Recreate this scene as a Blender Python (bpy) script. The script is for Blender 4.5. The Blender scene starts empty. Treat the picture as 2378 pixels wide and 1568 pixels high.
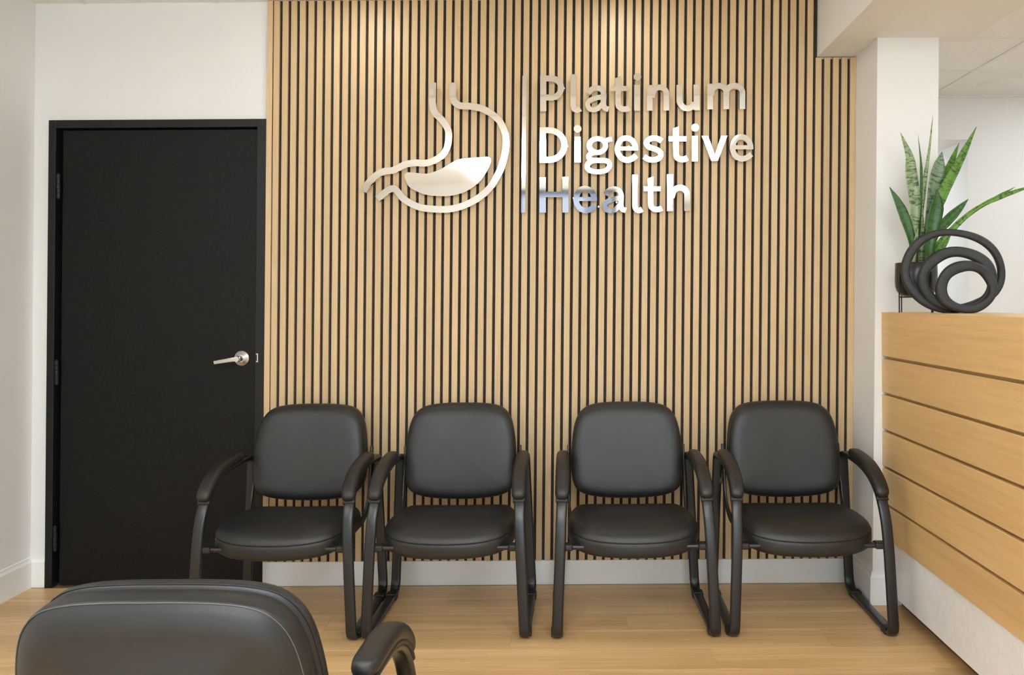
import bpy, bmesh, math, random
from mathutils import Vector, Matrix
random.seed(7)
PI = math.pi
SC = bpy.context.scene
COL = SC.collection

# ------------------------------------------------------------------ camera
FPX, PPX, PPY, IW, IH = 1975.0, 1335.0, 700.0, 2378.0, 1568.0   # focal / principal point in pixels
CAMZ, ROLL = 1.31, 0.0065
cam = bpy.data.cameras.new('camera'); camo = bpy.data.objects.new('camera', cam); COL.objects.link(camo)
cam.sensor_fit = 'HORIZONTAL'; cam.sensor_width = 36.0; cam.lens = 36.0*FPX/IW
cam.shift_x = -(PPX-IW/2)/IW; cam.shift_y = (PPY-IH/2)/IW
cam.clip_start = 0.02; cam.clip_end = 60
camo.matrix_world = Matrix.Translation((0,0,CAMZ)) @ Matrix.Rotation(PI/2,4,'X') @ Matrix.Rotation(-ROLL,4,'Z')
SC.camera = camo

# ------------------------------------------------------------------ world, exposure
world = bpy.data.worlds.new('world'); SC.world = world; world.use_nodes = True
wbg = world.node_tree.nodes['Background']
wbg.inputs['Color'].default_value = (0.80,0.90,1.0,1); wbg.inputs['Strength'].default_value = 4.6
vs = SC.view_settings
vs.view_transform = 'Standard'; vs.look = 'None'; vs.gamma = 1.0; vs.use_curve_mapping = False
vs.exposure = 0.0
TROFFER, DOWN = 12.8, 82.0            # radiance of the ceiling panels and of the small downlights

# ------------------------------------------------------------------ room measures (metres; +Y into the room's back wall)
YB = 3.95                            # back wall
XL = -2.517                          # left wall
YR = -2.25                           # rear wall behind the camera
CEIL, CEIL2 = 2.710, 2.60            # waiting room / reception ceiling
LEAN = 0.0157                        # the walls are about a degree out of plumb
def sx(x, z): return x + LEAN*(z-1.31)
def wallpt(px, py, Y):               # photo measurement -> point on a plane parallel to the back wall
    dx, dy = px-PPX, py-PPY
    xu, yu = dx-ROLL*dy, dy+ROLL*dx
    return xu*Y/FPX, CAMZ-yu*Y/FPX

# ------------------------------------------------------------------ materials
def newmat(name):
    m = bpy.data.materials.new(name); m.use_nodes = True
    return m, m.node_tree, m.node_tree.nodes['Principled BSDF']
def lk(nt, a, b): nt.links.new(a, b)
def nd(nt, t, **kw):
    n = nt.nodes.new(t)
    for k, v in kw.items(): setattr(n, k, v)
    return n
def coords(nt, scale=(1,1,1), rand=False):
    tc = nd(nt,'ShaderNodeTexCoord'); mp = nd(nt,'ShaderNodeMapping')
    mp.inputs['Scale'].default_value = scale
    src = tc.outputs['Object']
    if rand:
        oi = nd(nt,'ShaderNodeObjectInfo'); ad = nd(nt,'ShaderNodeVectorMath', operation='MULTIPLY_ADD')
        cb = nd(nt,'ShaderNodeCombineXYZ')
        for i in range(3): lk(nt, oi.outputs['Random'], cb.inputs[i])
        lk(nt, cb.outputs[0], ad.inputs[0]); ad.inputs[1].default_value = (37.0,53.0,71.0); lk(nt, src, ad.inputs[2])
        src = ad.outputs[0]
    lk(nt, src, mp.inputs['Vector'])
    return mp.outputs['Vector']
def ramp(nt, fac, stops):
    r = nd(nt,'ShaderNodeValToRGB')
    el = r.color_ramp.elements
    while len(el) < len(stops): el.new(0.5)
    for e, (p, c) in zip(el, stops): e.position = p; e.color = (*c, 1)
    lk(nt, fac, r.inputs['Fac']); return r.outputs['Color']
def bump(nt, bs, h, strength, dist):
    b = nd(nt,'ShaderNodeBump'); b.inputs['Strength'].default_value = strength; b.inputs['Distance'].default_value = dist
    lk(nt, h, b.inputs['Height']); lk(nt, b.outputs['Normal'], bs.inputs['Normal'])
def noise(nt, vec, scale, detail=4, rough=0.55, dist=0.0):
    n = nd(nt,'ShaderNodeTexNoise'); n.inputs['Scale'].default_value = scale; n.inputs['Detail'].default_value = detail
    n.inputs['Roughness'].default_value = rough; n.inputs['Distortion'].default_value = dist
    lk(nt, vec, n.inputs['Vector']); return n.outputs['Fac']
def simple(name, col, rough=0.5, metal=0.0, spec=0.5, nscale=0, namt=0.06, bstr=0.0):
    m, nt, bs = newmat(name)
    bs.inputs['Base Color'].default_value = (*col,1); bs.inputs['Roughness'].default_value = rough
    bs.inputs['Metallic'].default_value = metal; bs.inputs['Specular IOR Level'].default_value = spec
    if nscale:
        f = noise(nt, coords(nt), nscale, 3)
        c2 = tuple(max(0,c*(1-namt)) for c in col); c3 = tuple(min(1,c*(1+namt)) for c in col)
        lk(nt, ramp(nt, f, [(0.3,c2),(0.7,c3)]), bs.inputs['Base Color'])
        if bstr: bump(nt, bs, f, bstr, 0.002)
    return m
def wood(name, light, dark, axis, rough, fine=90.0, coarse=7.0, plank=False, spec=0.4, tint=0.08):
    m, nt, bs = newmat(name)
    sc = [1.0,1.0,1.0]; sc[axis] = 0.045
    v = coords(nt, sc, True)
    f1 = noise(nt, v, fine, 5, 0.6); f2 = noise(nt, v, coarse, 4, 0.55, 1.3)
    c1 = ramp(nt, f2, [(0.25,dark),(0.5,tuple(0.5*(a+b) for a,b in zip(light,dark))),(0.72,light)])
    c2 = ramp(nt, f1, [(0.3,(0.80,0.78,0.74)),(0.6,(1,1,1))])
    mx = nd(nt,'ShaderNodeMix', data_type='RGBA', blend_type='MULTIPLY'); mx.inputs['Factor'].default_value = 0.75 if plank else 0.55
    lk(nt, c1, mx.inputs['A']); lk(nt, c2, mx.inputs['B'])
    oi = nd(nt,'ShaderNodeObjectInfo'); hs = nd(nt,'ShaderNodeHueSaturation')
    mr = nd(nt,'ShaderNodeMapRange'); mr.inputs['To Min'].default_value = 1-tint; mr.inputs['To Max'].default_value = 1+tint
    lk(nt, oi.outputs['Random'], mr.inputs['Value']); lk(nt, mr.outputs['Result'], hs.inputs['Value'])
    lk(nt, mx.outputs['Result'], hs.inputs['Color']); lk(nt, hs.outputs['Color'], bs.inputs['Base Color'])
    bs.inputs['Roughness'].default_value = rough; bs.inputs['Specular IOR Level'].default_value = spec
    bump(nt, bs, f1, 0.12, 0.001)
    return m

M = {}
M['wall'] = simple('wall_paint', (0.84,0.84,0.83), 0.6, nscale=3.0, namt=0.012)
M['trimw'] = simple('trim_paint', (0.91,0.91,0.90), 0.4)
M['ceil'] = simple('ceiling_tile_white', (0.90,0.898,0.88), 0.85, nscale=60, namt=0.03, bstr=0.15)
M['tbar'] = simple('grid_bar', (0.84,0.84,0.82), 0.5)
M['slat'] = wood('slat_wood', (0.70,0.515,0.305), (0.62,0.435,0.24), 2, 0.42, 120, 9, tint=0.05)
M['felt'] = simple('black_felt', (0.052,0.044,0.036), 0.95, spec=0.1, nscale=250, namt=0.5, bstr=0.5)
M['oak'] = wood('counter_oak', (0.80,0.54,0.25), (0.71,0.46,0.20), 1, 0.38, 60, 5, tint=0.04)
M['plank'] = wood('floor_plank', (0.83,0.55,0.275), (0.55,0.335,0.15), 0, 0.36, 60, 6.5, plank=True, tint=0.07)
M['subfloor'] = simple('subfloor', (0.20,0.11,0.05), 0.7)
M['blackdoor'] = simple('door_paint_black', (0.006,0.006,0.006), 0.5, spec=0.22, nscale=120, namt=0.5, bstr=0.08)
M['blackframe'] = simple('frame_paint_black', (0.009,0.009,0.009), 0.42, spec=0.32)
M['steel'] = simple('brushed_steel', (0.62,0.60,0.57), 0.28, 1.0)
M['dark'] = simple('dark_slot', (0.01,0.01,0.01), 0.6)
M['chrome'] = simple('polished_chrome', (0.93,0.93,0.92), 0.045, 1.0)
M['tube'] = simple('black_powder_coat', (0.011,0.012,0.013), 0.31, spec=0.55, nscale=300, namt=0.3, bstr=0.1)
M['armpad'] = simple('arm_pad_urethane', (0.016,0.014,0.013), 0.46, spec=0.5, nscale=200, namt=0.25, bstr=0.1)
M['plastic'] = simple('glide_plastic', (0.012,0.012,0.012), 0.5)
def vinyl():
    m, nt, bs = newmat('black_vinyl')
    v = coords(nt); f = noise(nt, v, 420, 3, 0.6); g = noise(nt, v, 9, 3)
    lk(nt, ramp(nt, g, [(0.3,(0.0105,0.0108,0.011)),(0.7,(0.014,0.0144,0.0148))]), bs.inputs['Base Color'])
    bs.inputs['Roughness'].default_value = 0.45; bs.inputs['Specular IOR Level'].default_value = 0.55
    bump(nt, bs, f, 0.18, 0.0008)
    return m
M['vinyl'] = vinyl()
M['thread'] = simple('seam_thread', (0.10,0.10,0.10), 0.6)
M['seamdark'] = simple('seam_dark', (0.008,0.008,0.008), 0.6)
M['pot'] = simple('pot_dark_glaze', (0.018,0.018,0.018), 0.3, nscale=30, namt=0.5)
M['soil'] = simple('soil', (0.03,0.02,0.012), 0.95, nscale=80, namt=0.5, bstr=0.6)
M['wire'] = simple('stand_black_wire', (0.012,0.012,0.012), 0.45)
M['clay'] = simple('sculpture_black_clay', (0.020,0.021,0.022), 0.55, nscale=25, namt=0.35, bstr=0.25)
def marble():
    m, nt, bs = newmat('plinth_marble')
    v = coords(nt); n = noise(nt, v, 5, 6, 0.65, 1.6)
    c = ramp(nt, n, [(0.40,(0.90,0.91,0.92)),(0.495,(0.88,0.89,0.90)),(0.505,(0.80,0.81,0.82)),(0.515,(0.89,0.90,0.91)),(0.7,(0.91,0.92,0.93))])
    lk(nt, c, bs.inputs['Base Color']); bs.inputs['Roughness'].default_value = 0.25
    return m
M['marble'] = marble()
M['kick'] = simple('toe_kick_brown', (0.16,0.09,0.045), 0.6)
def emit(name, col, s):
    m, nt, bs = newmat(name)
    bs.inputs['Base Color'].default_value = (0.8,0.8,0.8,1)
    bs.inputs['Emission Color'].default_value = (*col,1); bs.inputs['Emission Strength'].default_value = s
    return m
M['panel'] = emit('led_diffuser', (0.94,1.0,1.045), TROFFER)
M['panel2'] = emit('led_diffuser_soft', (0.94,1.0,1.045), TROFFER*0.80)
M['down'] = emit('downlight_lens', (0.97,1.0,0.98), DOWN)
def glass(name, tint):
    m, nt, bs = newmat(name); nt.nodes.remove(bs)
    out=[n for n in nt.nodes if n.type=='OUTPUT_MATERIAL'][0]
    tr=nd(nt,'ShaderNodeBsdfTransparent'); tr.inputs['Color'].default_value=(*tint,1)
    gl=nd(nt,'ShaderNodeBsdfGlossy'); gl.inputs['Roughness'].default_value=0.0
    fr=nd(nt,'ShaderNodeFresnel'); fr.inputs['IOR'].default_value=1.45; mx=nd(nt,'ShaderNodeMixShader')
    lk(nt,fr.outputs[0],mx.inputs[0]); lk(nt,tr.outputs[0],mx.inputs[1]); lk(nt,gl.outputs[0],mx.inputs[2]); lk(nt,mx.outputs[0],out.inputs['Surface'])
    return m
M['glass'] = glass('clear_glass',(0.93,0.97,0.96))
M['tintglass'] = glass('tinted_glass',(0.30,0.31,0.35))  # transom tint added to dim the sky reflected in the sign
def leafmat(name, base, band, edge):
    m, nt, bs = newmat(name)
    tc = nd(nt,'ShaderNodeTexCoord'); mp = nd(nt,'ShaderNodeMapping'); mp.inputs['Scale'].default_value = (0.55,24,1)
    lk(nt, tc.outputs['UV'], mp.inputs['Vector'])
    oi = nd(nt,'ShaderNodeObjectInfo'); cb = nd(nt,'ShaderNodeCombineXYZ'); mu = nd(nt,'ShaderNodeMath', operation='MULTIPLY'); mu.inputs[1].default_value = 40
    lk(nt, oi.outputs['Random'], mu.inputs[0]); lk(nt, mu.outputs[0], cb.inputs[1]); lk(nt, cb.outputs[0], mp.inputs['Location'])
    n = noise(nt, mp.outputs['Vector'], 1.0, 4, 0.62, 1.2)
    c = ramp(nt, n, [(0.40,band),(0.47,tuple(0.5*(a+b) for a,b in zip(band,base))),(0.52,base)])
    lk(nt, c, bs.inputs['Base Color']); bs.inputs['Roughness'].default_value = 0.38
    return m
M['leaf_pale'] = leafmat('leaf_pale_banded', (0.30,0.385,0.185), (0.04,0.095,0.03), None)
M['leaf_green'] = leafmat('leaf_green_banded', (0.13,0.28,0.035), (0.022,0.085,0.015), None)
M['leaf_dark'] = leafmat('leaf_dark_banded', (0.045,0.13,0.02), (0.02,0.075,0.015), None)
M['leaf_grey'] = leafmat('leaf_greygreen_banded', (0.20,0.29,0.17), (0.045,0.09,0.04), None)

# ------------------------------------------------------------------ helpers
def mesh(name, verts, faces, mat, smooth=False, uvs=None):
    me = bpy.data.meshes.new(name); me.from_pydata([tuple(v) for v in verts], [], faces); me.update()
    bm = bmesh.new(); bm.from_mesh(me); bmesh.ops.recalc_face_normals(bm, faces=bm.faces); bm.to_mesh(me); bm.free()
    if mat: me.materials.append(M[mat] if isinstance(mat,str) else mat)
    if smooth:
        for p in me.polygons: p.use_smooth = True
    if uvs:
        ul = me.uv_layers.new(name='UVMap')
        for lp in me.loops: ul.data[lp.index].uv = uvs[lp.vertex_index]
    return me
def link(name, me, parent=None, loc=None):
    o = bpy.data.objects.new(name, me); COL.objects.link(o)
    if parent: o.parent = parent
    if loc is not None: o.location = loc
    return o
def tag(o, label, cat, group=None):
    o['label'] = label; o['category'] = cat
    if group: o['group'] = group
    return o
def thing(name, label, cat, loc=(0,0,0), rz=0, group=None):
    o = bpy.data.objects.new(name, None); COL.objects.link(o); o.empty_display_size = 0.1
    o.location = loc; o.rotation_euler = (0,0,rz)
    return tag(o, label, cat, group)
def copy_tree(o, parent=None):
    c = o.copy(); COL.objects.link(c); c.parent = parent
    for ch in list(o.children): copy_tree(ch, c)
    return c
class G:                                            # collects geometry in world or local coordinates
    def __init__(s): s.v=[]; s.f=[]
    def add(s, v, f):
        o=len(s.v); s.v += [tuple(p) for p in v]; s.f += [tuple(i+o for i in q) for q in f]; return s
    def box(s, x0,x1,y0,y1,z0,z1, lean=False):
        L = sx if lean else (lambda x,z: x)
        v=[(L(x,z),y,z) for z in (z0,z1) for y in (y0,y1) for x in (x0,x1)]
        return s.add(v, [(0,2,3,1),(4,5,7,6),(0,1,5,4),(2,6,7,3),(0,4,6,2),(1,3,7,5)])
    def quad(s, pts): return s.add(pts, [(0,1,2,3)])
    def cyl(s, c, axis, r0, r1, h, n=24, caps=True):
        ax=Vector(axis).normalized(); a=ax.orthogonal().normalized(); b=ax.cross(a); c=Vector(c)
        v=[c+a*r0*math.cos(2*PI*i/n)+b*r0*math.sin(2*PI*i/n) for i in range(n)]
        v+=[c+ax*h+a*r1*math.cos(2*PI*i/n)+b*r1*math.sin(2*PI*i/n) for i in range(n)]
        f=[(i,(i+1)%n,n+(i+1)%n,n+i) for i in range(n)]
        if caps: f += [tuple(range(n-1,-1,-1)), tuple(range(n,2*n))]
        return s.add(v,f)
    def out(s, name, mat, parent=None, smooth=False, bev=0.0, seg=2, origin=None, uvs=None, angle=None):
        v = s.v
        if origin is not None: v=[tuple(Vector(p)-Vector(origin)) for p in v]
        elif parent is not None and parent.get('_w'): v=[tuple(Vector(p)-parent.location) for p in v]
        me = mesh(name, v, s.f, mat, smooth, uvs)
        if bev:
            bm=bmesh.new(); bm.from_mesh(me)
            bmesh.ops.bevel(bm, geom=[e for e in bm.edges if e.calc_face_angle(0)>0.5], offset=bev, segments=seg, affect='EDGES', profile=0.5)
            bm.to_mesh(me); bm.free()
        if angle:
            me.set_sharp_from_angle(angle=angle)
        return link(name, me, parent, origin)
def struct(g, name, mat, bev=0.0, parent=None):
    o = g.out(name, mat, parent, bev=bev)
    if parent is None: o['kind'] = 'structure'
    return o
def catmull(P, n=8, closed=False):
    P=[Vector(p) for p in P]; out=[]; N=len(P)
    rng = range(N if closed else N-1)
    for i in rng:
        if closed: a,b,c,d=P[(i-1)%N],P[i],P[(i+1)%N],P[(i+2)%N]
        else:
            b,c=P[i],P[i+1]; a=P[i-1] if i>0 else b*2-c; d=P[i+2] if i+2<N else c*2-b
        for k in range(n):
            t=k/n
            out.append(0.5*((2*b)+(c-a)*t+(2*a-5*b+4*c-d)*t*t+(3*b-a-3*c+d)*t**3))
    if not closed: out.append(P[-1])
    return out
def fillet(P, rad, closed=False, n=6):
    P=[Vector(p) for p in P]; out=[]; N=len(P)
    for i in range(N):
        if not closed and i in (0,N-1): out.append(P[i]); continue
        a,b,c=P[(i-1)%N],P[i],P[(i+1)%N]; r=rad[i] if isinstance(rad,(list,tuple)) else rad
        if r<=0: out.append(b); continue
        u=(a-b); w=(c-b); d1=min(r,u.length*0.49); d2=min(r,w.length*0.49)
        p0=b+u.normalized()*d1; p2=b+w.normalized()*d2
        for k in range(n+1):
            t=k/n; out.append(p0*(1-t)**2+b*2*t*(1-t)+p2*t*t)
    return out
def rrect(w, h, r, n=3):                            # rounded rectangle profile, w along side axis, h along normal
    pts=[]
    for cx,cy,a0 in ((w/2-r,h/2-r,0),(-w/2+r,h/2-r,PI/2),(-w/2+r,-h/2+r,PI),(w/2-r,-h/2+r,1.5*PI)):
        for k in range(n+1):
            a=a0+k*PI/2/n; pts.append((cx+r*math.cos(a),cy+r*math.sin(a)))
    return pts
def sweep(g, path, prof, closed=False, side=(1,0,0), scale=None):
    path=[Vector(p) for p in path]; N=len(path); S=Vector(side); v=[]; m=len(prof)
    for i in range(N):
        a=path[(i-1)%N] if (closed or i>0) else path[i]; b=path[(i+1)%N] if (closed or i<N-1) else path[i]
        t=(b-a).normalized(); s=(S-t*S.dot(t)).normalized(); nrm=t.cross(s)
        ku,kv = scale(i/(N-1)) if scale else (1,1)
        v+=[path[i]+s*p[0]*ku+nrm*p[1]*kv for p in prof]
    f=[]
    for i in range(N if closed else N-1):
        j=(i+1)%N
        f+=[(i*m+k,i*m+(k+1)%m,j*m+(k+1)%m,j*m+k) for k in range(m)]
    if not closed: f+=[tuple(range(m-1,-1,-1)), tuple(range((N-1)*m,N*m))]
    return g.add(v,f)
def circ(r, n=8): return [(r*math.cos(2*PI*i/n), r*math.sin(2*PI*i/n)) for i in range(n)]
def mirror_outline(right): return right + [(-x,y) for x,y in reversed(right) if abs(x)>1e-9]
def inset(P, d):
    N=len(P); out=[]
    area=sum(P[i][0]*P[(i+1)%N][1]-P[(i+1)%N][0]*P[i][1] for i in range(N)); sg=1 if area>0 else -1
    for i in range(N):
        t=Vector((P[(i+1)%N][0]-P[i-1][0],P[(i+1)%N][1]-P[i-1][1])).normalized()
        out.append((P[i][0]-t.y*d*sg,P[i][1]+t.x*d*sg))
    return out
def pillow(outline, rings, cap0, cap1, deform):
    """outline 2D (u,w); rings [(inset,depth)] from front to back; caps crown heights; deform(u,w,d)->xyz"""
    N=len(outline); v=[]; f=[]
    cu=sum(p[0] for p in outline)/N; cw=sum(p[1] for p in outline)/N
    loops=[]
    def loop(pts,d):
        i0=len(v); v.extend(deform(p[0],p[1],d) for p in pts); loops.append(i0)
    first=inset(outline,rings[0][0]); last=inset(outline,rings[-1][0])
    sc=(0.12,0.35,0.6,0.82)
    for s in sc: loop([(cu+(p[0]-cu)*s,cw+(p[1]-cw)*s) for p in first], rings[0][1]-cap0*(1-s**2.2))
    for ins,d in rings: loop(inset(outline,ins), d)
    for s in reversed(sc): loop([(cu+(p[0]-cu)*s,cw+(p[1]-cw)*s) for p in last], rings[-1][1]+cap1*(1-s**2.2))
    for a,b in zip(loops,loops[1:]):
        f+=[(a+i,a+(i+1)%N,b+(i+1)%N,b+i) for i in range(N)]
    f.append(tuple(range(N))); f.append(tuple(reversed(range(loops[-1],loops[-1]+N))))
    return v,f

# ------------------------------------------------------------------ floor
fl = struct(G().box(XL-0.1,4.7,YR-0.1,5.5,-0.06,-0.004), 'floor', 'subfloor')
PW, PL = 0.1815, 1.22
def plankmesh(L):
    g=G().box(0,L-0.0004,0,PW-0.0004,-0.012,0)
    me=mesh('plank',g.v,g.f,'plank')
    bm=bmesh.new(); bm.from_mesh(me)
    bmesh.ops.bevel(bm, geom=[e for e in bm.edges if all(v.co.z>-0.001 for v in e.verts)], offset=0.0005, segments=1, affect='EDGES')
    bm.to_mesh(me); bm.free(); return me
pm_full = plankmesh(PL); pm_cache={}
y=3.93; row=0
XE=1.70
while y>YR:
    y-=PW; x=XL-0.02-PL*((row*0.377)%1.0); row+=1
    while x<XE:
        x0=max(x,XL-0.02); x1=min(x+PL,XE)
        if x1-x0>0.05:
            L=round(x1-x0,3)
            me=pm_full if abs(L-PL)<0.002 else pm_cache.setdefault(L, None) or pm_cache.__setitem__(L,plankmesh(L)) or pm_cache[L]
            link('plank', me, fl, (x0,y,0))
        x+=PL
link('floor_edge', mesh('floor_edge', *(lambda g:(g.v,g.f))(G().box(1.70,4.6,YR,5.43,-0.004,0.0)), 'plank'), fl)

# ------------------------------------------------------------------ walls
DX0,DX1,DZ = -2.4434,-1.4345,2.1646        # door frame outside
g=G()
g.box(XL,DX0+0.012,YB,YB+0.12,0,CEIL+0.02,True)
g.box(DX0+0.012,DX1-0.012,YB,YB+0.12,DZ-0.012,CEIL+0.02,True)
g.box(DX1-0.012,1.5545,YB,YB+0.12,0,CEIL+0.02,True)
struct(g,'wall_back','wall')
struct(G().box(XL-0.1,XL,YR,YB+0.12,0,CEIL+0.02,True),'wall_left','wall')
# rear wall behind the camera, with a glazed entry door and two unseen openings added for low daylight
WX0,WX1,WZ1=-0.68,0.50,2.64
ADDED_WINS=[(-1.80,-0.95,0.15,2.25),(0.75,2.85,0.15,2.25)]
g=G(); g.box(XL-0.1,ADDED_WINS[0][0],YR-0.12,YR,0,CEIL+0.02); g.box(ADDED_WINS[0][1],WX0,YR-0.12,YR,0,CEIL+0.02); g.box(WX1,ADDED_WINS[1][0],YR-0.12,YR,0,CEIL+0.02); g.box(ADDED_WINS[1][1],4.7,YR-0.12,YR,0,CEIL+0.02)
g.box(WX0,WX1,YR-0.12,YR,WZ1,CEIL+0.02)
for x0,x1,z0,z1 in ADDED_WINS: g.box(x0,x1,YR-0.12,YR,0,z0); g.box(x0,x1,YR-0.12,YR,z1,CEIL+0.02)
struct(g,'wall_rear','wall')
def portal(x0,x1,z0,z1):
    L=bpy.data.lights.new('window_portal','AREA'); L.shape='RECTANGLE'; L.size=x1-x0; L.size_y=z1-z0; L.cycles.is_portal=True
    o=bpy.data.objects.new('window_portal',L); COL.objects.link(o); o.location=((x0+x1)/2,YR-0.125,(z0+z1)/2); o.rotation_euler=(PI/2,0,0)
w=struct(G().box(WX0,WX1,YR-0.07,YR-0.02,WZ1-0.05,WZ1).box(WX0,WX0+0.05,YR-0.07,YR-0.02,0,WZ1-0.05).box(WX1-0.05,WX1,YR-0.07,YR-0.02,0,WZ1-0.05)
  .box(WX0+0.05,WX1-0.05,YR-0.07,YR-0.02,2.12,2.17).box(WX0+0.05,WX1-0.05,YR-0.07,YR-0.02,0,0.12),'window_1','blackframe')
for z0,z1 in ((0.12,2.12),(2.17,WZ1-0.05)):
    G().box(WX0+0.05,WX1-0.05,YR-0.048,YR-0.042,z0,z1).out('pane','tintglass' if z0>1 else 'glass',w)
portal(WX0,WX1,0.0,WZ1)
for k,(x0,x1,z0,z1) in enumerate(ADDED_WINS):
    w=struct(G().box(x0,x1,YR-0.07,YR-0.02,z1-0.04,z1).box(x0,x1,YR-0.07,YR-0.02,z0,z0+0.04).box(x0,x0+0.04,YR-0.07,YR-0.02,z0+0.04,z1-0.04).box(x1-0.04,x1,YR-0.07,YR-0.02,z0+0.04,z1-0.04),'window_%d'%(k+2),'trimw')
    G().box(x0+0.04,x1-0.04,YR-0.048,YR-0.042,z0+0.04,z1-0.04).out('pane','glass',w)
    portal(x0,x1,z0,z1)
# reception side: right wall, far wall with the corridor opening, corridor
XR=4.6; YF=5.43; CX=2.516; HZ=2.327
struct(G().box(XR,XR+0.1,YR,YF,0,CEIL+0.02),'wall_right','wall')
g=G(); g.box(CX,XR+0.1,YF,YF+0.12,0,CEIL2+0.06); g.box(1.40,CX,YF,YF+0.12,HZ,CEIL2+0.06); g.box(1.30,1.62,YF,YF+0.12,0,HZ)
struct(g,'wall_far','wall')
struct(G().box(1.4345,1.5545,YB+0.12,YF,0,CEIL2+0.06),'wall_side','wall')
g=G(); g.box(CX,CX+0.1,YF+0.12,8.0,0,HZ); g.box(1.52,1.62,YF+0.12,8.0,0,HZ); g.box(1.52,CX+0.1,8.0,8.1,0,HZ); g.box(1.52,CX+0.1,YF+0.12,8.1,HZ,HZ+0.06)
struct(g,'wall_corridor','wall')
struct(G().box(1.40,CX+0.1,5.5,8.1,-0.06,0),'floor','plank')
# square column at the end of the slat wall
CY=3.655
struct(G().box(1.2905,1.5545,CY,YB,0,2.46,True),'wall_column','wall')
# dropped beam: waiting side face, underside, reception side
BZ=2.434
g=G(); g.box(1.111,1.705,YR,3.711,BZ,2.85,True); g.box(1.111,1.50,3.711,YB,BZ,2.85,True)
struct(g,'wall_beam','wall')
# ceilings
ce=struct(G().box(XL-0.1,1.13,YR-0.1,YB+0.1,CEIL,CEIL+0.08),'ceiling','ceil')
yy=YB-0.12
g=G(); yl=[]
while yy>YR: yl.append(yy); yy-=0.61
for yv in yl: g.box(XL,1.115,yv-0.012,yv+0.012,CEIL-0.004,CEIL+0.001)
xx=-2.27
while xx<1.1: g.box(xx-0.012,xx+0.012,YR,YB,CEIL-0.0035,CEIL+0.001); xx+=0.61
g.out('ceiling_grid','tbar',ce)
c2=struct(G().box(1.70,XR,YR,YF,CEIL2+0.03,CEIL2+0.10).box(1.50,1.72,3.711,YF,CEIL2+0.03,CEIL2+0.10),'ceiling','ceil')
TX=[1.055,1.665,2.275,2.885,3.495,4.105,4.60]; TY=[5.43,4.82,4.21,3.60,2.99,2.38,1.77,1.16,0.55,-0.06]
g=G()
for t in TX[1:-1]: g.box(t-0.012,t+0.012,TY[-1],YF,CEIL2-0.002,CEIL2+0.025)
for t in TY[1:]: g.box(1.50 if t>3.72 else 1.715,XR,t-0.012,t+0.012,CEIL2-0.0015,CEIL2+0.025)
g.box(1.56,XR,YF-0.022,YF,CEIL2-0.006,CEIL2+0.03)
g.out('ceiling_grid','tbar',c2)
LIGHT2=[(3,1),(2,4),(4,4),(2,6)]; VENT=(2,0)
for i in range(len(TX)-1):
    for j in range(len(TY)-1):
        x0,x1=max(TX[i],1.715 if TY[j]<3.75 else 1.565),TX[i+1]; y0,y1=TY[j+1],TY[j]
        if x1-x0<0.08 or (i,j) in LIGHT2 or (i,j)==VENT: continue
        G().box(x0+0.009,x1-0.009,y0+0.009,y1-0.009,CEIL2+0.004,CEIL2+0.018).out('ceiling_tile','ceil',c2)
# trims
def baseboard(name, path_boxes):
    g=G()
    for b in path_boxes: g.box(*b, lean=False)
    return struct(g,name,'trimw',bev=0.002)
g=G()                                                   # left wall skirting with a bevelled top lip
pr=[(0,0),(0.014,0),(0.014,0.118),(0.007,0.130),(0.007,0.140),(0,0.142)]
v=[]; 
for yv in (YR,YB):
    v+=[(XL-0.0206+LEAN*z+a,yv,z) for a,z in pr]
n=len(pr); g.add(v,[(i,(i+1)%n,n+(i+1)%n,n+i) for i in range(n)]+[tuple(range(n)),tuple(range(n,2*n))])
struct(g,'baseboard_left','trimw')
g=G(); v=[]
for xv in (XL+0.002,DX0+0.0-0.0005):
    v+=[(sx(xv,z),YB-a,z) for a,z in pr]
g.add(v,[(i,(i+1)%n,n+(i+1)%n,n+i) for i in range(n)]+[tuple(range(n)),tuple(range(n,2*n))])
struct(g,'baseboard_corner','trimw')
struct(G().box(-1.4336,1.2895,YB-0.017,YB,0,0.1125,True),'baseboard_back','trimw',bev=0.0015)
g=G(); v=[]
cl,cr=1.2905,1.5545
for (ax,ay),(dx,dy) in (((cl,YB-0.018),(-1,0)),((cl,CY),(-1,-1)),((cr,CY),(0,-1))):
    v+=[(sx(ax,z)+dx*a,ay+dy*a,z) for a,z in pr]
f=[]
for k in range(2): f+=[(k*n+i,k*n+(i+1)%n,(k+1)*n+(i+1)%n,(k+1)*n+i) for i in range(n)]
f+=[tuple(range(n)),tuple(range(2*n,3*n))]
g.add(v,f); struct(g,'baseboard_column','trimw')

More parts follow.
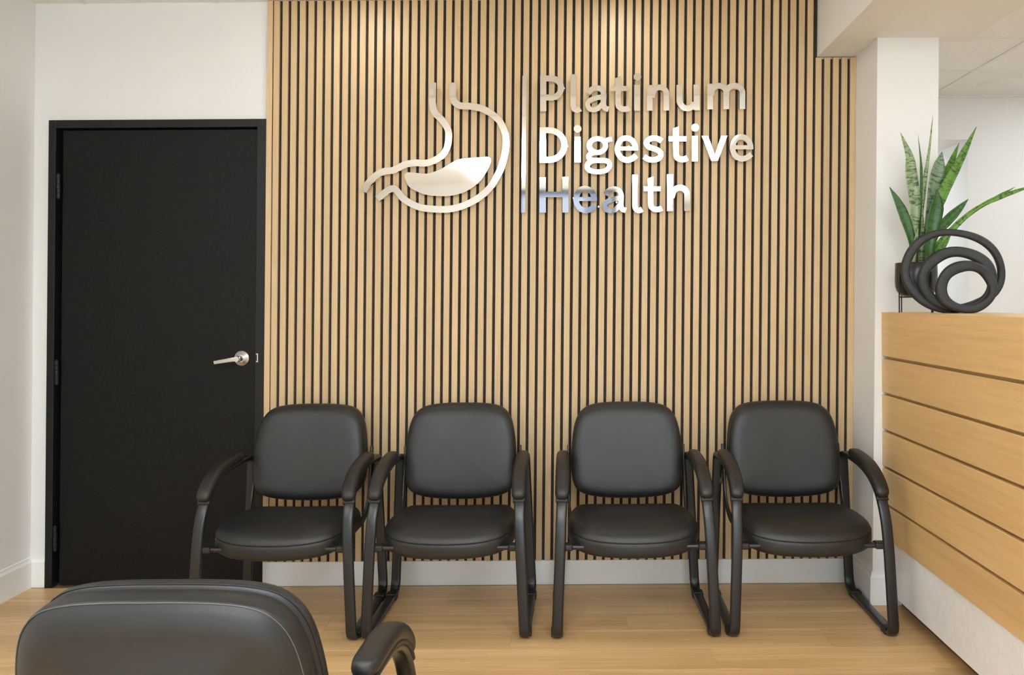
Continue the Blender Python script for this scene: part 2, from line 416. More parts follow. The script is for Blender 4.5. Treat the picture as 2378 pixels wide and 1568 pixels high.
# ------------------------------------------------------------------ black door
dr=struct(G().box(DX0,DX0+0.034,YB-0.014,YB+0.06,0,DZ,True).box(DX1-0.043,DX1,YB-0.014,YB+0.06,0,DZ,True)
   .box(DX0+0.034,DX1-0.043,YB-0.014,YB+0.06,DZ-0.037,DZ,True),'door_1','blackframe',bev=0.0015)
LX0,LX1=-2.3878,-1.4795
G().box(LX0,LX1,YB+0.006,YB+0.048,0.006,2.1205,True).out('door_leaf','blackdoor',dr,bev=0.0015)
G().box(DX0+0.034,LX1,YB+0.049,YB+0.06,0.0,2.1276,True).out('door_stop','blackframe',dr)
for zc in (1.8595,0.996,0.226):
    h=G(); xk=sx(-2.398,zc)
    for k in range(5): h.cyl((xk,YB-0.009,zc-0.055+k*0.0222),(0,0,1),0.009,0.009,0.0206,12)
    h.cyl((xk,YB-0.009,zc-0.060),(0,0,1),0.005,0.0075,0.005,12); h.cyl((xk,YB-0.009,zc+0.0555),(0,0,1),0.0075,0.005,0.005,12)
    h.out('hinge','blackframe',dr,smooth=False)
hx,hz=wallpt(557,833,3.93)
hd=G().cyl((hx,YB+0.006,hz),(0,-1,0),0.0355,0.034,0.006,40).cyl((hx,YB,hz),(0,-1,0),0.034,0.017,0.010,40).out('door_handle','steel',dr)
G().cyl((hx,YB-0.010,hz),(0,-1,0),0.0135,0.0125,0.046,28).out('handle_neck','steel',hd)
p=[(hx+0.012,YB-0.048,hz),(hx-0.01,YB-0.055,hz-0.001),(hx-0.05,YB-0.055,hz-0.007),(hx-0.105,YB-0.052,hz-0.016)]
g=G(); sweep(g,catmull(p,6),rrect(0.026,0.012,0.005),side=(0,0,1),scale=lambda t:(1-0.32*t,1-0.2*t))
g.out('lever','steel',hd,smooth=True,angle=0.9)
G().cyl((hx,YB-0.050,hz),(0,-1,0),0.0135,0.0125,0.013,28).out('lock_ring','steel',hd)
G().cyl((hx,YB-0.0625,hz),(0,-1,0),0.0085,0.0085,0.002,24).box(hx-0.005,hx+0.005,YB-0.0655,YB-0.064,hz-0.0012,hz+0.0012).out('keyhole','steel',hd)
kx,kz=wallpt(598.5,831,3.94)
G().box(kx-0.001,kx+0.0035,YB-0.0165,YB-0.013,kz-0.020,kz+0.020).box(kx-0.006,kx-0.001,YB-0.0165,YB-0.013,kz-0.020,kz-0.015).box(kx-0.006,kx-0.001,YB-0.0165,YB-0.013,kz+0.015,kz+0.020).out('strike_plate','steel',dr)

# ------------------------------------------------------------------ slat wall panel
sp=thing('slat_wall_panel','tall panel of vertical light oak slats on black felt backing','wall panel',(0,YB,0.113))
sp['_w']=True
YS=YB-0.021
g=G(); g.box(-1.4075,1.111,YB-0.0095,YB-0.001,0.1135,CEIL-0.001,True); g.box(1.111,1.2895,YB-0.0095,YB-0.001,0.1135,2.425,True)
g.out('felt_backing','felt',sp)
def slatmesh(z1,wd=0.0268):
    z0=0.113; g=G()
    v=[(LEAN*(z-1.31)+x,y,z-0.113) for z in (z0,z1) for y in (-0.021,-0.0095) for x in (-wd/2,wd/2)]
    g.add(v,[(0,2,3,1),(4,5,7,6),(0,1,5,4),(2,6,7,3),(0,4,6,2),(1,3,7,5)])
    me=mesh('slat',g.v,g.f,'slat')
    bm=bmesh.new(); bm.from_mesh(me)
    bmesh.ops.bevel(bm, geom=[e for e in bm.edges if all(q.co.y<-0.02 for q in e.verts)], offset=0.0009, segments=1, affect='EDGES')
    bm.to_mesh(me); bm.free(); return me
ms_long=slatmesh(CEIL-0.002); ms_short=slatmesh(BZ-0.004); ms_trim=slatmesh(CEIL-0.002,0.0255)
PITCH=(1.2565+1.3693)/66
link('slat',ms_trim,sp,(-1.4206,0,0))
for i in range(-1,67):
    xc=-1.3693+PITCH*(i+0.5)
    link('slat', ms_short if xc>1.10 else ms_long, sp, (xc,0,0))
# panel screws in the gaps
g=G()
for zz,off in ((1.545,0),(0.98,3),(0.72,1),(1.72,2),(2.32,2)):
    for i in range(off,66,5):
        xc=sx(-1.3693+PITCH*i,zz+0.01*((i*7)%5)-0.02); g.cyl((xc,YB-0.0095,zz+0.01*((i*7)%5)-0.02),(0,-1,0),0.004,0.0035,0.0015,8)
o=g.out('screws','blackframe',sp); o['kind']='stuff'

# ------------------------------------------------------------------ chrome sign
sg=thing('wall_sign','polished chrome raised lettering and stomach emblem mounted on the slat wall','sign',(0.15,YS,1.72))
sg['_w']=True
YSG0,YSG1=YS-0.016,YS-0.031                      # back and front of the letters
ZS=13.0667
def conv(o,s):
    return lambda p: wallpt(o[0]+p[0]/s,o[1]+p[1]/s,YSG1)
def strip_poly(path,w):
    P=[Vector(p) for p in path]; L=[];R=[]
    for i in range(len(P)):
        a=P[i-1] if i else P[i]; b=P[i+1] if i<len(P)-1 else P[i]
        t=(b-a).normalized(); nrm=Vector((-t.y,t.x)); L.append(P[i]+nrm*w/2); R.append(P[i]-nrm*w/2)
    return L,R
class Sign:
    def __init__(s,o,sc=ZS): s.c=conv(o,sc); s.g=G(); s.k=0
    def _z(s): s.k+=1; return YSG1+0.00012*s.k
    def loop(s,path,w=170):
        P=[Vector(p) for p in path]; n=len(P); L=[];R=[]; y=s._z(); v=[]
        for i in range(n):
            t=(P[(i+1)%n]-P[i-1]).normalized(); nr=Vector((-t.y,t.x)); L.append(P[i]+nr*w/2); R.append(P[i]-nr*w/2)
        for yv in (y,YSG0):
            for side in (L,R):
                for p in side: X,Z=s.c(p); v.append((X,yv,Z))
        f=[]
        for i in range(n):
            j=(i+1)%n
            f+=[(i,j,n+j,n+i),(2*n+i,3*n+i,3*n+j,2*n+j),(i,2*n+i,2*n+j,j),(n+i,n+j,3*n+j,3*n+i)]
        s.g.add(v,f); return s
    def stroke(s,path,w=170):
        L,R=strip_poly(path,w); y=s._z(); n=len(L); v=[]
        for yv in (y,YSG0):
            for side in (L,R):
                for p in side: X,Z=s.c(p); v.append((X,yv,Z))
        f=[]
        for i in range(n-1):
            f.append((i,i+1,n+i+1,n+i)); f.append((2*n+i,3*n+i,3*n+i+1,2*n+i+1))
            f.append((i,2*n+i,2*n+i+1,i+1)); f.append((n+i,n+i+1,3*n+i+1,3*n+i))
        f.append((0,n,3*n,2*n)); f.append((n-1,3*n-1,4*n-1,2*n-1))
        s.g.add(v,f); return s
    def poly(s,pts):
        y=s._z(); n=len(pts); v=[]
        for yv in (y,YSG0):
            for p in pts: X,Z=s.c(p); v.append((X,yv,Z))
        s.g.add(v,[tuple(range(n)),tuple(range(2*n-1,n-1,-1))]+[(i,n+i,n+(i+1)%n,(i+1)%n) for i in range(n)]); return s
    def rect(s,x0,x1,y0,y1): return s.poly([(x0,y0),(x1,y0),(x1,y1),(x0,y1)])
    def disc(s,c,r): return s.poly([(c[0]+r*math.cos(2*PI*i/32),c[1]+r*math.sin(2*PI*i/32)) for i in range(32)])
    def done(s,name='letter',parent=None):
        return s.g.out(name,'chrome',parent or sg, origin=None) if parent is None else s.g.add([],[]) and link(name, mesh(name,[tuple(Vector(p)-sg.location) for p in s.g.v],s.g.f,'chrome'), parent)
def arc(cx,cy,rx,ry,a0,a1,n=20):
    return [(cx+rx*math.cos(math.radians(a0+(a1-a0)*i/n)),cy+ry*math.sin(math.radians(a0+(a1-a0)*i/n))) for i in range(n+1)]
def cr(pts,n=8): return [(p.x,p.y) for p in catmull([Vector(q) for q in pts],n)]
def sh(pts,dx,dy): return [(x+dx,y+dy) for x,y in pts]
# --- first line
Sign((1240,160)).rect(188,375,205,1280).stroke([(282,292)]+arc(540,579,283,289,-90,90)+[(282,868)],180).done()
def ell(o,dx,dy):
    Sign(o).stroke(sh([(1192,165),(1190,1060)]+cr([(1190,1060),(1198,1150),(1232,1218),(1300,1246),(1352,1240),(1412,1205)])[1:],dx,dy),168).done()
ell((1240,160),0,0)
def aa(o,dx,dy):
    s=Sign(o)
    s.stroke(sh(cr([(1640,745),(1735,632),(1895,577),(2050,625),(2116,760),(2112,950),(2112,1080),(2150,1185),(2266,1226)]),dx,dy),163)
    s.stroke(sh(cr([(2100,845),(1950,868),(1780,915),(1660,990),(1627,1085),(1680,1200),(1790,1239),(1930,1205),(2080,1060)]),dx,dy),150).done()
aa((1240,160),0,0)
def tee(o,dx,dy):            # template measured on the second line's t
    s=Sign(o)
    s.poly(sh([(1085,240),(1262,180),(1262,640),(1085,640)],dx,dy))
    s.stroke(sh([(1174,560),(1174,1000)]+cr([(1174,1000),(1195,1090),(1265,1160),(1370,1180),(1450,1165),(1520,1132)])[1:],dx,dy),172)
    s.rect(955+dx,1490+dx,476+dy,628+dy).done()
tee((1410,160),-843,42)
def eye(o,dx,dy,rx0,rx1,y0,y1,dot,r):
    l=Sign(o).rect(rx0,rx1,y0,y1).done()
    s=Sign(o); s.disc(dot,r); d=s.done('letter_dot',l)
eye((1410,160),0,0,820,998,487,1262,(917,240),115)
Sign((1410,160)).rect(1208,1380,490,1268).stroke([(1345,860)]+arc(1590,752,206,192,180,360)+[(1797,1262)],173).done()
Sign((1560,160)).stroke([(235,485),(235,930)]+arc(473,930,238,268,180,20)[1:],178).rect(668,850,475,1248).done()
Sign((1560,160)).rect(1076,1252,450,1226).stroke([(1200,800)]+arc(1430,720,225,208,185,360)+[(1655,1222)],176).stroke([(1668,800)]+arc(1900,718,243,208,185,360)+[(2143,1217)],176).done()
# --- second line
Sign((1240,280)).rect(172,366,205,1280).stroke([(268,292)]+arc(455,742,470,450,-90,90,28)+[(268,1192)],180).done()
eye((1240,280),0,0,1230,1420,488,1268,(1323,250),118)
s=Sign((1340,290))
s.loop(arc(620,628,246,212,0,360,40)[:-1],156).stroke(cr([(820,545),(930,455),(1066,430)]),148)
s.stroke(cr([(520,840),(420,875),(357,962),(410,1055),(540,1082)]),156)
s.loop([(p.x,p.y) for p in catmull([Vector(q) for q in [(560,1082),(720,1080),(860,1084),(958,1130),(990,1220),(940,1330),(830,1400),(640,1428),(450,1405),(345,1345),(309,1265),(345,1175),(430,1105)]],6,True)],156).done()
def ee(o,dx,dy):
    Sign(o).stroke(sh(cr([(1772,775),(1762,640),(1680,480),(1500,402),(1320,470),(1222,730),(1310,970),(1500,1068),(1680,1020),(1795,925)]),dx,dy),168).rect(1250+dx,1855+dx,655+dy,780+dy).done()
ee((1340,290),0,0)
Sign((1480,280)).stroke(cr([(738,622),(640,558),(500,529),(350,575),(276,690),(360,805),(510,857),(650,920),(716,1025),(640,1150),(460,1196),(320,1165),(204,1096)]),160).done()
tee((1480,280),0,0)
eye((1600,280),0,0,88,266,472,1240,(188,215),115)
Sign((1600,280)).poly([(390,465),(575,465),(787,1025),(975,460),(1172,455),(880,1228),(682,1228)]).done()
ee((1600,280),97,93)
# --- third line
Sign((1240,390)).rect(166,362,285,1358).rect(864,1050,275,1356).rect(300,900,722,888).done()
ee((1240,390),55,225)
aa((1380,390),-1300,65)
ell((1380,390),45,45)
tee((1380,390),537,82)
Sign((1470,390)).rect(1030,1218,198,1312).stroke([(1170,900)]+arc(1425,812,222,212,185,360)+[(1648,1302)],180).done()
# --- divider and emblem (pixel scale 1)
Sign((0,0),1).poly([(1213.3,176.2),(1223,176.2),(1219.9,494.1),(1210.2,494.1)]).done('divider_bar')
Sign((0,0),1).stroke(cr([(1004,191.5),(1003.8,216),(1004,240),(1009.6,260.8),(1027.5,280.2),(1040,300.5),(1041.7,320),(1037,346),(1021,365.5),(991.4,378.4),(963,378.4),(939.4,382.8),(913.9,395),(892.4,398),(872.6,407.9),(855.7,424.7),(842.7,443.3)],10),15.6).done('emblem_stroke')
Sign((0,0),1).stroke(cr([(1051.2,191.6),(1051.4,215),(1051.6,226),(1057,238.5),(1069.8,245.5),(1088.2,246.3),(1111.6,250.1),(1135.1,260.3),(1159.2,280.2),(1172.4,307.8),(1175.1,326),(1173.7,352),(1164.5,387),(1156.0,406.3),(1139.7,433.4),(1112.7,458.4),(1079.5,476.2),(1046.3,485.2),(1010.6,485.9),(973.1,480.8),(940.5,464.5),(926,449),(919,440.5),(912,438),(904,440.5),(893.8,447.3),(876.1,461.9)],10),15.6).done('emblem_stroke')
LQ=[(1165,680),(1190,620),(1260,592),(1400,600),(1600,622),(1720,612),(1880,565),(2060,480),(2230,375)]
LQ=[(820+a/9.8,340+b/9.8) for a,b in LQ]
LQ+=[(980+a/9.8,340+b/9.8) for a,b in [(800,305),(900,285),(1080,265),(1300,250),(1450,238),(1530,250),(1572,300),(1560,380),(1470,570),(1330,780),(1200,900),(1000,1025),(820,1090),(600,1130),(400,1132),(200,1120),(0,1075)]]
LQ+=[(820+a/9.8,340+b/9.8) for a,b in [(1350,975),(1255,895),(1200,790)]]
Sign((0,0),1).poly([(p.x,p.y) for p in catmull([Vector(q) for q in LQ],5,True)]).done('emblem_fill')
# stand-off pins behind the sign
g=G()
for px,py in [(1005,205),(1040,318),(900,398),(848,436),(1052,210),(1172,310),(1112,458),(1010,486),(912,438),(1000,440),(1090,400),(1217,185),(1212,485),(1261,200),(1310,205),(1333,190),(1333,240),(1382,250),(1430,190),(1435,240),(1480,178),(1480,240),(1508,240),(1548,240),(1578,215),(1618,230),(1650,240),(1687,240),(1724,240),
               (1260,310),(1260,370),(1318,340),(1341,299),(1341,360),(1370,338),(1390,397),(1433,350),(1460,340),(1500,370),(1570,320),(1575,365),(1615,296),(1614,360),(1660,360),(1695,346),(1725,372),(1260,420),(1260,480),(1313,480),(1332,460),(1390,480),(1432,470),(1471,420),(1475,480),(1510,430),(1556,420),(1556,480),(1597,480)]:
    X,Z=wallpt(px,py,YSG0); g.cyl((X,YS,Z),(0,-1,0),0.004,0.004,0.0175,10)
o=g.out('standoff_pins','steel',sg); o['kind']='stuff'

# ------------------------------------------------------------------ reception counter
XC=1.3165; YC0,YC1=0.9,CY-0.001
rc=thing('reception_counter','tall oak reception counter with horizontal boards and white marble plinth','counter',(1.46,2.3,0)); rc['_w']=True
ZB=[1.255,1.068,0.914,0.757,0.600,0.444,0.295]
for i in range(6):
    z1=ZB[i]-(0.0 if i==0 else 0.012); z0=ZB[i+1]
    o=G().box(XC,XC+0.019,YC0,YC1,z0,z1).out('board','oak',rc,bev=0.0012,seg=1)
G().box(XC+0.019,XC+0.34,YC0,YC1,1.217,1.255).out('counter_top','oak',rc,bev=0.001,seg=1)
G().box(XC+0.024,XC+0.30,YC0+0.004,YC1-0.002,0.075,1.217).out('carcass','oak',rc)
G().box(XC+0.006,XC+0.0235,YC0+0.002,YC1-0.002,0.072,0.2945).out('plinth','marble',rc)
G().box(XC+0.075,XC+0.29,YC0+0.03,YC1-0.002,0.0,0.0745).out('toe_kick','kick',rc)

# ------------------------------------------------------------------ chairs
BACK=[(0,0),(0.06,0.0015),(0.115,0.006),(0.165,0.0145),(0.205,0.030),(0.231,0.056),(0.244,0.10),(0.2475,0.16),(0.245,0.22),(0.239,0.28),(0.228,0.335),(0.210,0.374),(0.180,0.402),(0.135,0.4165),(0.07,0.4225),(0,0.4235)]
SEAT=[(0,-0.278),(0.07,-0.275),(0.13,-0.266),(0.185,-0.247),(0.228,-0.215),(0.252,-0.172),(0.262,-0.11),(0.262,-0.03),(0.256,0.06),(0.247,0.135),(0.232,0.180),(0.195,0.205),(0.12,0.214),(0,0.216)]
def dense(o,n=4): return [(p.x,p.y) for p in catmull([Vector(q) for q in mirror_outline(o)],n,True)]
def quarter(r,n,flip=False):
    return [(r*(1-math.cos(a)),r*(1-math.sin(a))) for a in [PI/2*k/n for k in range(n,-1,-1)]] if not flip else [(r*(1-math.cos(a)),-r*(1-math.sin(a))) for a in [PI/2*k/n for k in range(0,n+1)]]
TILT=math.radians(12.0)
def backpt(u,w,d,y0=0.160,z0=0.4455):        # u across, w up the back, d behind the front face
    d2=d-0.28*u*u
    return (u, y0+w*math.sin(TILT)+d2, z0+w*math.cos(TILT)-0.04*d)
def seatpt(u,w,d):                          # d below the top
    z=0.438-d
    if w<-0.10: z-=0.9*(w+0.10)**2
    z-=0.07*max(0,w-0.02)+0.25*max(0,w)*max(0,0.2-abs(u))*0.4
    return (u,w,z)
def make_chair():
    root=thing('guest_chair','','chair')
    # side frames: closed sled loops of flat-oval tube
    def fx(z,s): return s*(0.3075-0.0255*min(1,max(0,z/0.60)))
    for s in (-1,1):
        pts=[(0.292,0.30),(0.292,0.622),(0.20,0.628),(0.02,0.620),(-0.10,0.596),(-0.182,0.544),(-0.226,0.465),(-0.243,0.38),(-0.250,0.25),(-0.256,0.014),(0.05,0.014),(0.292,0.014)]
        rad=[0,0.03,0.07,0.08,0.06,0.05,0.05,0.06,0.08,0.038,0,0.055]
        path=[(fx(p.y,s),p.x,p.y) for p in [Vector((a,b)) for a,b in [(q.x,q.y) for q in fillet([Vector((a,b)) for a,b in pts],rad,True,5)]]]
        g=G(); sweep(g,path,rrect(0.042,0.020,0.0085),True)
        fr=g.out('side_frame','tube',root,smooth=True)
        for yc in (-0.195,0.215):
            G().box(fx(0,s)-0.0235,fx(0,s)+0.0235,yc-0.022,yc+0.022,0.0,0.0285).out('glide','plastic',fr,bev=0.004,seg=2)
        ap=catmull([(fx(z,s),yv,z) for yv,z in ((-0.208,0.536),(-0.182,0.574),(-0.135,0.606),(-0.07,0.631),(0.0,0.643),(0.08,0.648),(0.155,0.649))],6)
        def sc(t):
            e=min(t,1-t)/0.10; k=math.sqrt(max(0,1-(1-min(1,e))**2))*0.45+0.55
            return (k*(1.06-0.1*abs(t-0.3)),k)
        g=G(); sweep(g,ap,rrect(0.054,0.040,0.018,4),False,scale=sc)
        pad=g.out('arm_pad','armpad',root,smooth=True)
        bp=[(fx(z,s),yv,z) for yv,z in ((-0.203,0.522),(-0.176,0.558),(-0.13,0.588),(-0.066,0.612),(0.0,0.623),(0.08,0.628),(0.15,0.629))]
        g=G(); sweep(g,catmull(bp,4),rrect(0.049,0.012,0.005),False)
        g.out('arm_pad_base','plastic',pad,smooth=True)
    # cross bars under the seat
    for yc,zc in ((-0.222,0.353),(0.10,0.350)):
        g=G(); xe=0.285 if yc<0 else 0.235
        sweep(g,[(-xe,yc,zc),(xe,yc,zc)],rrect(0.032,0.019,0.008),side=(0,1,0)); g.out('crossbar','tube',root,smooth=True,angle=0.8)
    for s in (-1,1):
        G().box(min(s*0.243,s*0.288),max(s*0.243,s*0.288),-0.246,-0.200,0.341,0.367).out('seat_mount','plastic',root,bev=0.008,seg=3)
    # brackets joining seat and backrest
    for s in (-1,1):
        path=fillet([(s*0.235,0.05,0.357),(s*0.250,0.17,0.362),(s*0.258,0.232,0.43),(s*0.258,0.275,0.56),(s*0.258,0.300,0.662)],[0,0.05,0.07,0.05,0])
        g=G(); sweep(g,path,rrect(0.011,0.034,0.004)); g.out('back_bracket','tube',root,smooth=True,angle=0.9)
        g=G(); sweep(g,[(s*0.262,0.285,0.50),(s*0.284,0.290,0.50)],rrect(0.03,0.012,0.004),side=(0,0,1)); g.out('bracket_bolt_tab','tube',root)
    # seat cushion
    ol=dense(SEAT,3)
    rings=[(0.046,0.0),(0.030,0.003),(0.017,0.009),(0.008,0.018),(0.003,0.028),(0.0015,0.0325),(0.0030,0.0338),(0.0015,0.0351),(0.0,0.048),(0.0,0.073),(0.004,0.087),(0.014,0.096),(0.03,0.099)]
    v,f=pillow(ol,rings,0.010,0.0,seatpt)
    st=link('seat',mesh('seat',v,f,'vinyl',True),root)
    g=G(); sweep(g,[seatpt(a,b,0.0338) for a,b in inset(ol,0.0014)],circ(0.0011,5),True,side=(0,0,1)); g.out('seam','seamdark',st)
    # backrest: front cushion and rear cushion
    ol=dense(BACK,3)
    rings=[(0.055,0.0),(0.036,0.0025),(0.021,0.008),(0.010,0.016),(0.003,0.028),(0.0,0.040),(0.002,0.052),(0.006,0.0585),(0.020,0.061)]
    v,f=pillow(ol,rings,0.006,0.0,backpt)
    bk=link('backrest',mesh('backrest',v,f,'vinyl',True),root)
    g=G(); sweep(g,[backpt(a,b,0.0535) for a,b in inset(ol,0.0022)],circ(0.0010,5),True,side=(0,0.3,1)); g.out('seam','seamdark',bk)
    rings=[(0.028,0.0595),(0.012,0.061),(0.0065,0.066),(0.0035,0.086),(0.0055,0.110),(0.008,0.1155),(0.0095,0.1165),(0.011,0.1175),(0.019,0.125),(0.033,0.133),(0.055,0.138),(0.08,0.140)]
    v,f=pillow(ol,rings,0.0,0.022,backpt)
    rp=link('rear_cushion',mesh('rear_cushion',v,f,'vinyl',True),root)
    g=G(); sweep(g,[backpt(a,b,0.1167) for a,b in inset(ol,0.0085)],circ(0.0009,5),True,side=(0,0.3,1)); g.out('seam','thread',rp)
    return root
chair=make_chair()
GRP='black guest chairs'
SPOTS=[((-1.176,3.533),0.0,'black vinyl guest chair against the slat wall, overlapping the black door'),
       ((-0.509,3.540),0.0,'black vinyl guest chair nearly touching the chair that overlaps the black door'),
       ((0.2275,3.538),0.5,'black vinyl guest chair between the counter corner chair and a stretch of bare slats'),
       ((0.9175,3.538),-0.5,'black vinyl guest chair in the corner between slat wall and reception counter'),
       ((-0.668,1.680),180.0,'black vinyl guest chair standing alone with its back turned, facing the slat wall')]
for i,((x,y),a,lab) in enumerate(SPOTS):
    c=chair if i==0 else copy_tree(chair)
    c.location=(x,y,0); c.rotation_euler=(0,0,math.radians(a)); tag(c,lab,'chair',GRP)

# ------------------------------------------------------------------ plant, stand, sculpture on the counter
ZT=1.255
PX,PY=1.405,3.50
st=thing('plant_stand','small black wire plant stand with four legs on the oak counter','plant stand',(PX,PY,ZT))
for a in (20,110,200,290):
    r=math.radians(a); x,y=0.0865*math.cos(r),0.0865*math.sin(r)
    g=G(); sweep(g,[(x,y,0),(x,y,0.165)],rrect(0.005,0.005,0.0015,2)); g.out('leg','wire',st)
for k,(a0,a1) in enumerate(((20,200),(110,290))):
    r0,r1=math.radians(a0),math.radians(a1); g=G()
    sweep(g,[(0.0865*math.cos(r0),0.0865*math.sin(r0),0.064-0.0005*k),(0.0865*math.cos(r1),0.0865*math.sin(r1),0.064-0.0005*k)],rrect(0.005,0.005,0.0015,2),side=(0,0,1)); g.out('crossbar','wire',st)
pl=thing('potted_snake_plant','snake plant with banded upright leaves in a dark round pot','potted plant',(PX,PY,ZT+0.067))
prof=[(0.0,0.0),(0.045,0.0),(0.062,0.006),(0.075,0.02),(0.0815,0.04),(0.083,0.07),(0.0815,0.136),(0.0795,0.138),(0.0775,0.136),(0.077,0.118)]
def lathe(prof,n=40):
    v=[];f=[]
    for r,z in prof:
        for i in range(n): v.append((r*math.cos(2*PI*i/n),r*math.sin(2*PI*i/n),z))
    for k in range(len(prof)-1):
        f+=[(k*n+i,k*n+(i+1)%n,(k+1)*n+(i+1)%n,(k+1)*n+i) for i in range(n)]
    return v,f
v,f=lathe(prof[1:]); f.append(tuple(reversed(range(40))))
link('pot',mesh('pot',v,f,'pot',True),pl)
G().cyl((0,0,0.108),(0,0,1),0.0775,0.0775,0.010,32).out('soil','soil',pl)
US=0.000588
def leafp(u,v,dy=0.0):        # leaf sketch units -> metres in the plant's own frame (pot centre top at u=435, v=1105)
    return Vector(((u-435)*US, dy, 0.138-(v-1105)*US))
def leaf(pts,width,mat,prof,dys=(0,0),face=0.0,cup=0.25):
    n=len(pts); P=[leafp(u,v,dys[0]+(dys[1]-dys[0])*i/(n-1)) for i,(u,v) in enumerate(pts)]
    C=catmull(P,7); N=len(C); vv=[];ff=[];uv=[]
    S=Vector((math.cos(face),math.sin(face),0)); cols=5
    for layer in (0,1):
        for i,c in enumerate(C):
            t=i/(N-1)
            a=C[max(0,i-1)]; b=C[min(N-1,i+1)]; T=(b-a).normalized(); s=(S-T*S.dot(T)).normalized(); nr=T.cross(s)
            if nr.y>0: nr=-nr
            ks=len(prof)-1; q=t*ks; k=min(ks-1,int(q)); w=width*US*(prof[k]+(prof[k+1]-prof[k])*(q-k)); w=max(w,0.0005)
            for j in range(cols):
                e=(j/(cols-1)-0.5)*2
                th=0.0022*(1-e*e)*min(1,(1-t)*6)+0.0002
                p=c+s*e*w/2+nr*(cup*w*(e*e-0.5)) + nr*(th/2 if layer==0 else -th/2)
                vv.append(p); uv.append(((e+1)/2*width*0.02,t*(sum((C[k+1]-C[k]).length for k in range(N-1)))*2.2))
    off=N*cols
    for i in range(N-1):
        for j in range(cols-1):
            a=i*cols+j; ff.append((a,a+1,a+cols+1,a+cols)); ff.append((off+a,off+a+cols,off+a+cols+1,off+a+1))
        ff.append((i*cols,(i+1)*cols,off+(i+1)*cols,off+i*cols)); a=i*cols+cols-1; ff.append((a,off+a,off+a+cols,a+cols))
    a=(N-1)*cols; ff+= [(a+j,a+j+1,off+a+j+1,off+a+j) for j in range(cols-1)]
    link('leaf',mesh('leaf',vv,ff,mat,True,uv),pl)
SW=[0.55,0.72,0.9,1.0,0.95,0.75,0.42,0.05]
leaf([(405,1140),(415,900),(425,700),(398,480),(385,360),(326,198)],84,'leaf_pale',[0.5,0.62,0.78,0.95,1.0,0.85,0.5,0.04],(0.0,-0.01),0.0)
leaf([(462,1140),(470,900),(485,600),(486,400),(468,203)],34,'leaf_dark',[0.7,0.8,0.7,0.8,0.8,0.4,0.04],(0.02,0.02),0.4)
leaf([(455,1140),(480,800),(510,580),(552,340),(588,62)],52,'leaf_pale',[0.6,0.8,1.0,1.0,0.75,0.5,0.3,0.04],(0.03,0.04),0.3)
leaf([(500,1140),(550,800),(590,600),(622,450),(658,316)],112,'leaf_grey',[0.4,0.5,0.7,0.95,1.0,0.75,0.05],(0.025,0.05),0.1)
leaf([(505,1140),(570,800),(640,610),(745,420),(888,146)],74,'leaf_green',[0.5,0.6,0.85,1.0,1.0,0.85,0.6,0.05],(0.0,0.03),-0.2)
leaf([(490,1140),(560,800),(630,580),(720,400),(788,250)],58,'leaf_green',[0.5,0.6,0.85,1.0,1.0,0.7,0.05],(0.04,0.06),0.1)
leaf([(490,1140),(505,960),(530,800),(548,700),(546,605)],104,'leaf_dark',[0.45,0.6,0.85,1.0,0.95,0.6,0.06],(-0.035,-0.05),0.05,0.35)
leaf([(400,1140),(392,960),(345,800),(300,690),(240,578)],72,'leaf_dark',[0.4,0.55,0.85,1.0,0.9,0.55,0.05],(-0.02,-0.02),0.0,0.3)
leaf([(500,1140),(540,930),(620,830),(700,750),(780,668)],70,'leaf_dark',[0.4,0.6,0.9,1.0,0.95,0.6,0.05],(-0.03,-0.03),-0.1,0.3)
leaf([(500,1140),(560,1000),(680,860),(830,730),(990,655),(1215,578)],44,'leaf_green',[0.6,0.8,1.0,1.0,0.7,0.55,0.8,0.6,0.04],(-0.01,-0.08),-0.1)
leaf([(510,1140),(640,910),(800,760),(940,675),(1080,592)],34,'leaf_green',[0.6,0.8,1.0,1.0,0.8,0.8,0.04],(0.0,-0.06),-0.1)
leaf([(520,1140),(560,1040),(600,980),(640,925)],46,'leaf_green',[0.6,0.9,1.0,0.7,0.05],(-0.04,-0.05),0.0)
leaf([(385,1140),(395,1040),(415,950),(432,850)],42,'leaf_pale',[0.8,1.0,0.9,0.6,0.05],(-0.03,-0.03),0.0)
leaf([(450,1140),(455,1000),(468,860),(466,700)],36,'leaf_pale',[0.8,1.0,0.9,0.6,0.05],(-0.02,-0.02),0.2)
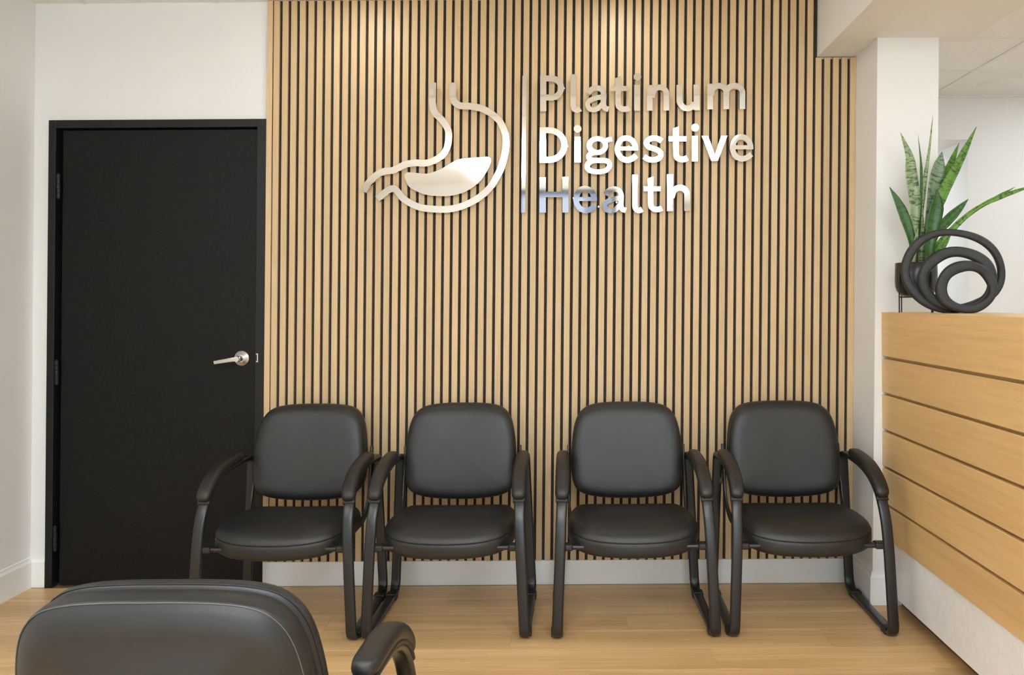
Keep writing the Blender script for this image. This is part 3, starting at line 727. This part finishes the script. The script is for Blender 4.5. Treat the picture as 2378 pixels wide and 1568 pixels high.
# ring sculpture
RX,RY=1.470,3.25; U2=0.000546
rs=thing('ring_sculpture','black clay sculpture of three nested irregular rings on the oak counter','sculpture',(RX,RY,ZT),math.radians(-10))
def ring(cu,cv,ru,rv,w,dep,y0,seed,rot=0.0):
    rnd=random.Random(seed); ph=[rnd.uniform(0,6.28) for _ in range(6)]; N=72; v=[];f=[]; pf=rrect(1,1,0.32,4); m=len(pf)
    P=[]
    for i in range(N):
        t=2*PI*i/N; k=1+0.012*math.sin(3*t+ph[0])+0.010*math.sin(5*t+ph[1])
        a,b=ru*k*math.cos(t),rv*k*math.sin(t); a,b=a*math.cos(rot)-b*math.sin(rot),a*math.sin(rot)+b*math.cos(rot)
        P.append(Vector((( cu-740+a)*U2, y0+0.004*math.sin(2*t+ph[2]), (1468-cv+b)*U2)))
    for i in range(N):
        t=2*PI*i/N; T=(P[(i+1)%N]-P[i-1]).normalized(); s=Vector((0,1,0)); nr=T.cross(s).normalized()
        ww=w*U2*(1+0.16*math.sin(t+ph[3])+0.07*math.sin(4*t+ph[4]))
        for a,b in pf:
            p=P[i]+nr*a*ww+s*b*dep*(1+0.1*math.sin(3*t+ph[5])); p.z=max(p.z,0.0005); v.append(p)
    for i in range(N):
        j=(i+1)%N; f+=[(i*m+k,i*m+(k+1)%m,j*m+(k+1)%m,j*m+k) for k in range(m)]
    link('ring',mesh('ring',v,f,'clay',True),rs)
ring(708,1168,320,270,58,0.030,0.026,3,-0.12)
ring(727,1236,230,197,66,0.030,0.0,5,-0.1)
ring(775,1290,168,150,66,0.032,-0.027,9,0.0)

# ------------------------------------------------------------------ lamps and vent in the ceilings
def troffer(x,y,z,wx,wy,label,drop=0.006,mat='panel2'):
    t=thing('unseen_ceiling_light',label,'ceiling light',(x,y,z),0,'flat ceiling light panels')
    a,b=wx/2,wy/2
    G().box(-a,a,-b,-b+0.02,-0.008,-0.001).box(-a,a,b-0.02,b,-0.008,-0.001).box(-a,-a+0.02,-b+0.02,b-0.02,-0.008,-0.001).box(a-0.02,a,-b+0.02,b-0.02,-0.008,-0.001).out('frame','tbar',t)
    G().box(-a+0.021,a-0.021,-b+0.021,b-0.021,-drop,-0.002).out('diffuser',mat,t)
for x,y,wx,wy in ((-0.44,0.12,1.22,0.61),(-0.44,-0.75,1.22,0.61),(0.80,-0.9,0.61,1.22),(0.85,0.85,0.61,0.61),(-2.05,0.9,0.61,0.61)):  # first two match the sign's reflections, the rest added as fill
    troffer(x,y,CEIL-0.004,wx,wy,'unseen white wraparound fixture brightening the waiting room and its ceiling',0.10,'panel')  # deep glowing sides added to brighten the ceiling around them
for i,j in LIGHT2:  # first inferred from the far wall's brightness, the others added as fill
    troffer((TX[i]+TX[i+1])/2,(TY[j]+TY[j+1])/2,CEIL2,0.60,0.60,'unseen flat white light panel brightening the reception from its ceiling')
for x in (-0.96,0.21):
    t=thing('ceiling_downlight','small round recessed downlight in the ceiling above the slat wall','ceiling light',(x,3.59,CEIL-0.005),0,'round downlights')
    v,f=lathe([(0.052,-0.003),(0.068,-0.005),(0.07,0.0),(0.052,0.0)],32); link('trim_ring',mesh('trim_ring',v,f,'tbar'),t)
    G().cyl((0,0,-0.004),(0,0,1),0.051,0.051,0.003,32).out('lens','down',t)
troffer(2.06,6.9,HZ,0.6,1.2,'unseen flat light panel added to brighten the corridor')  # no known lamp here; added to lift the dark corridor
i,j=VENT
vx,vy=(TX[i]+TX[i+1])/2,(TY[j]+TY[j+1])/2
t=thing('ceiling_vent','square white air vent with a round diffuser plate in the reception ceiling','air vent',(vx,vy,CEIL2))
G().box(-0.29,0.29,-0.29,0.29,0.002,0.016).out('plate','tbar',t)
v,f=lathe([(0.001,-0.012),(0.12,-0.012),(0.135,-0.008),(0.14,0.002)],40); link('round_plate',mesh('round_plate',v,f,'tbar',True),t)
# strip helper properties
for o in bpy.data.objects:
    if '_w' in o: del o['_w']
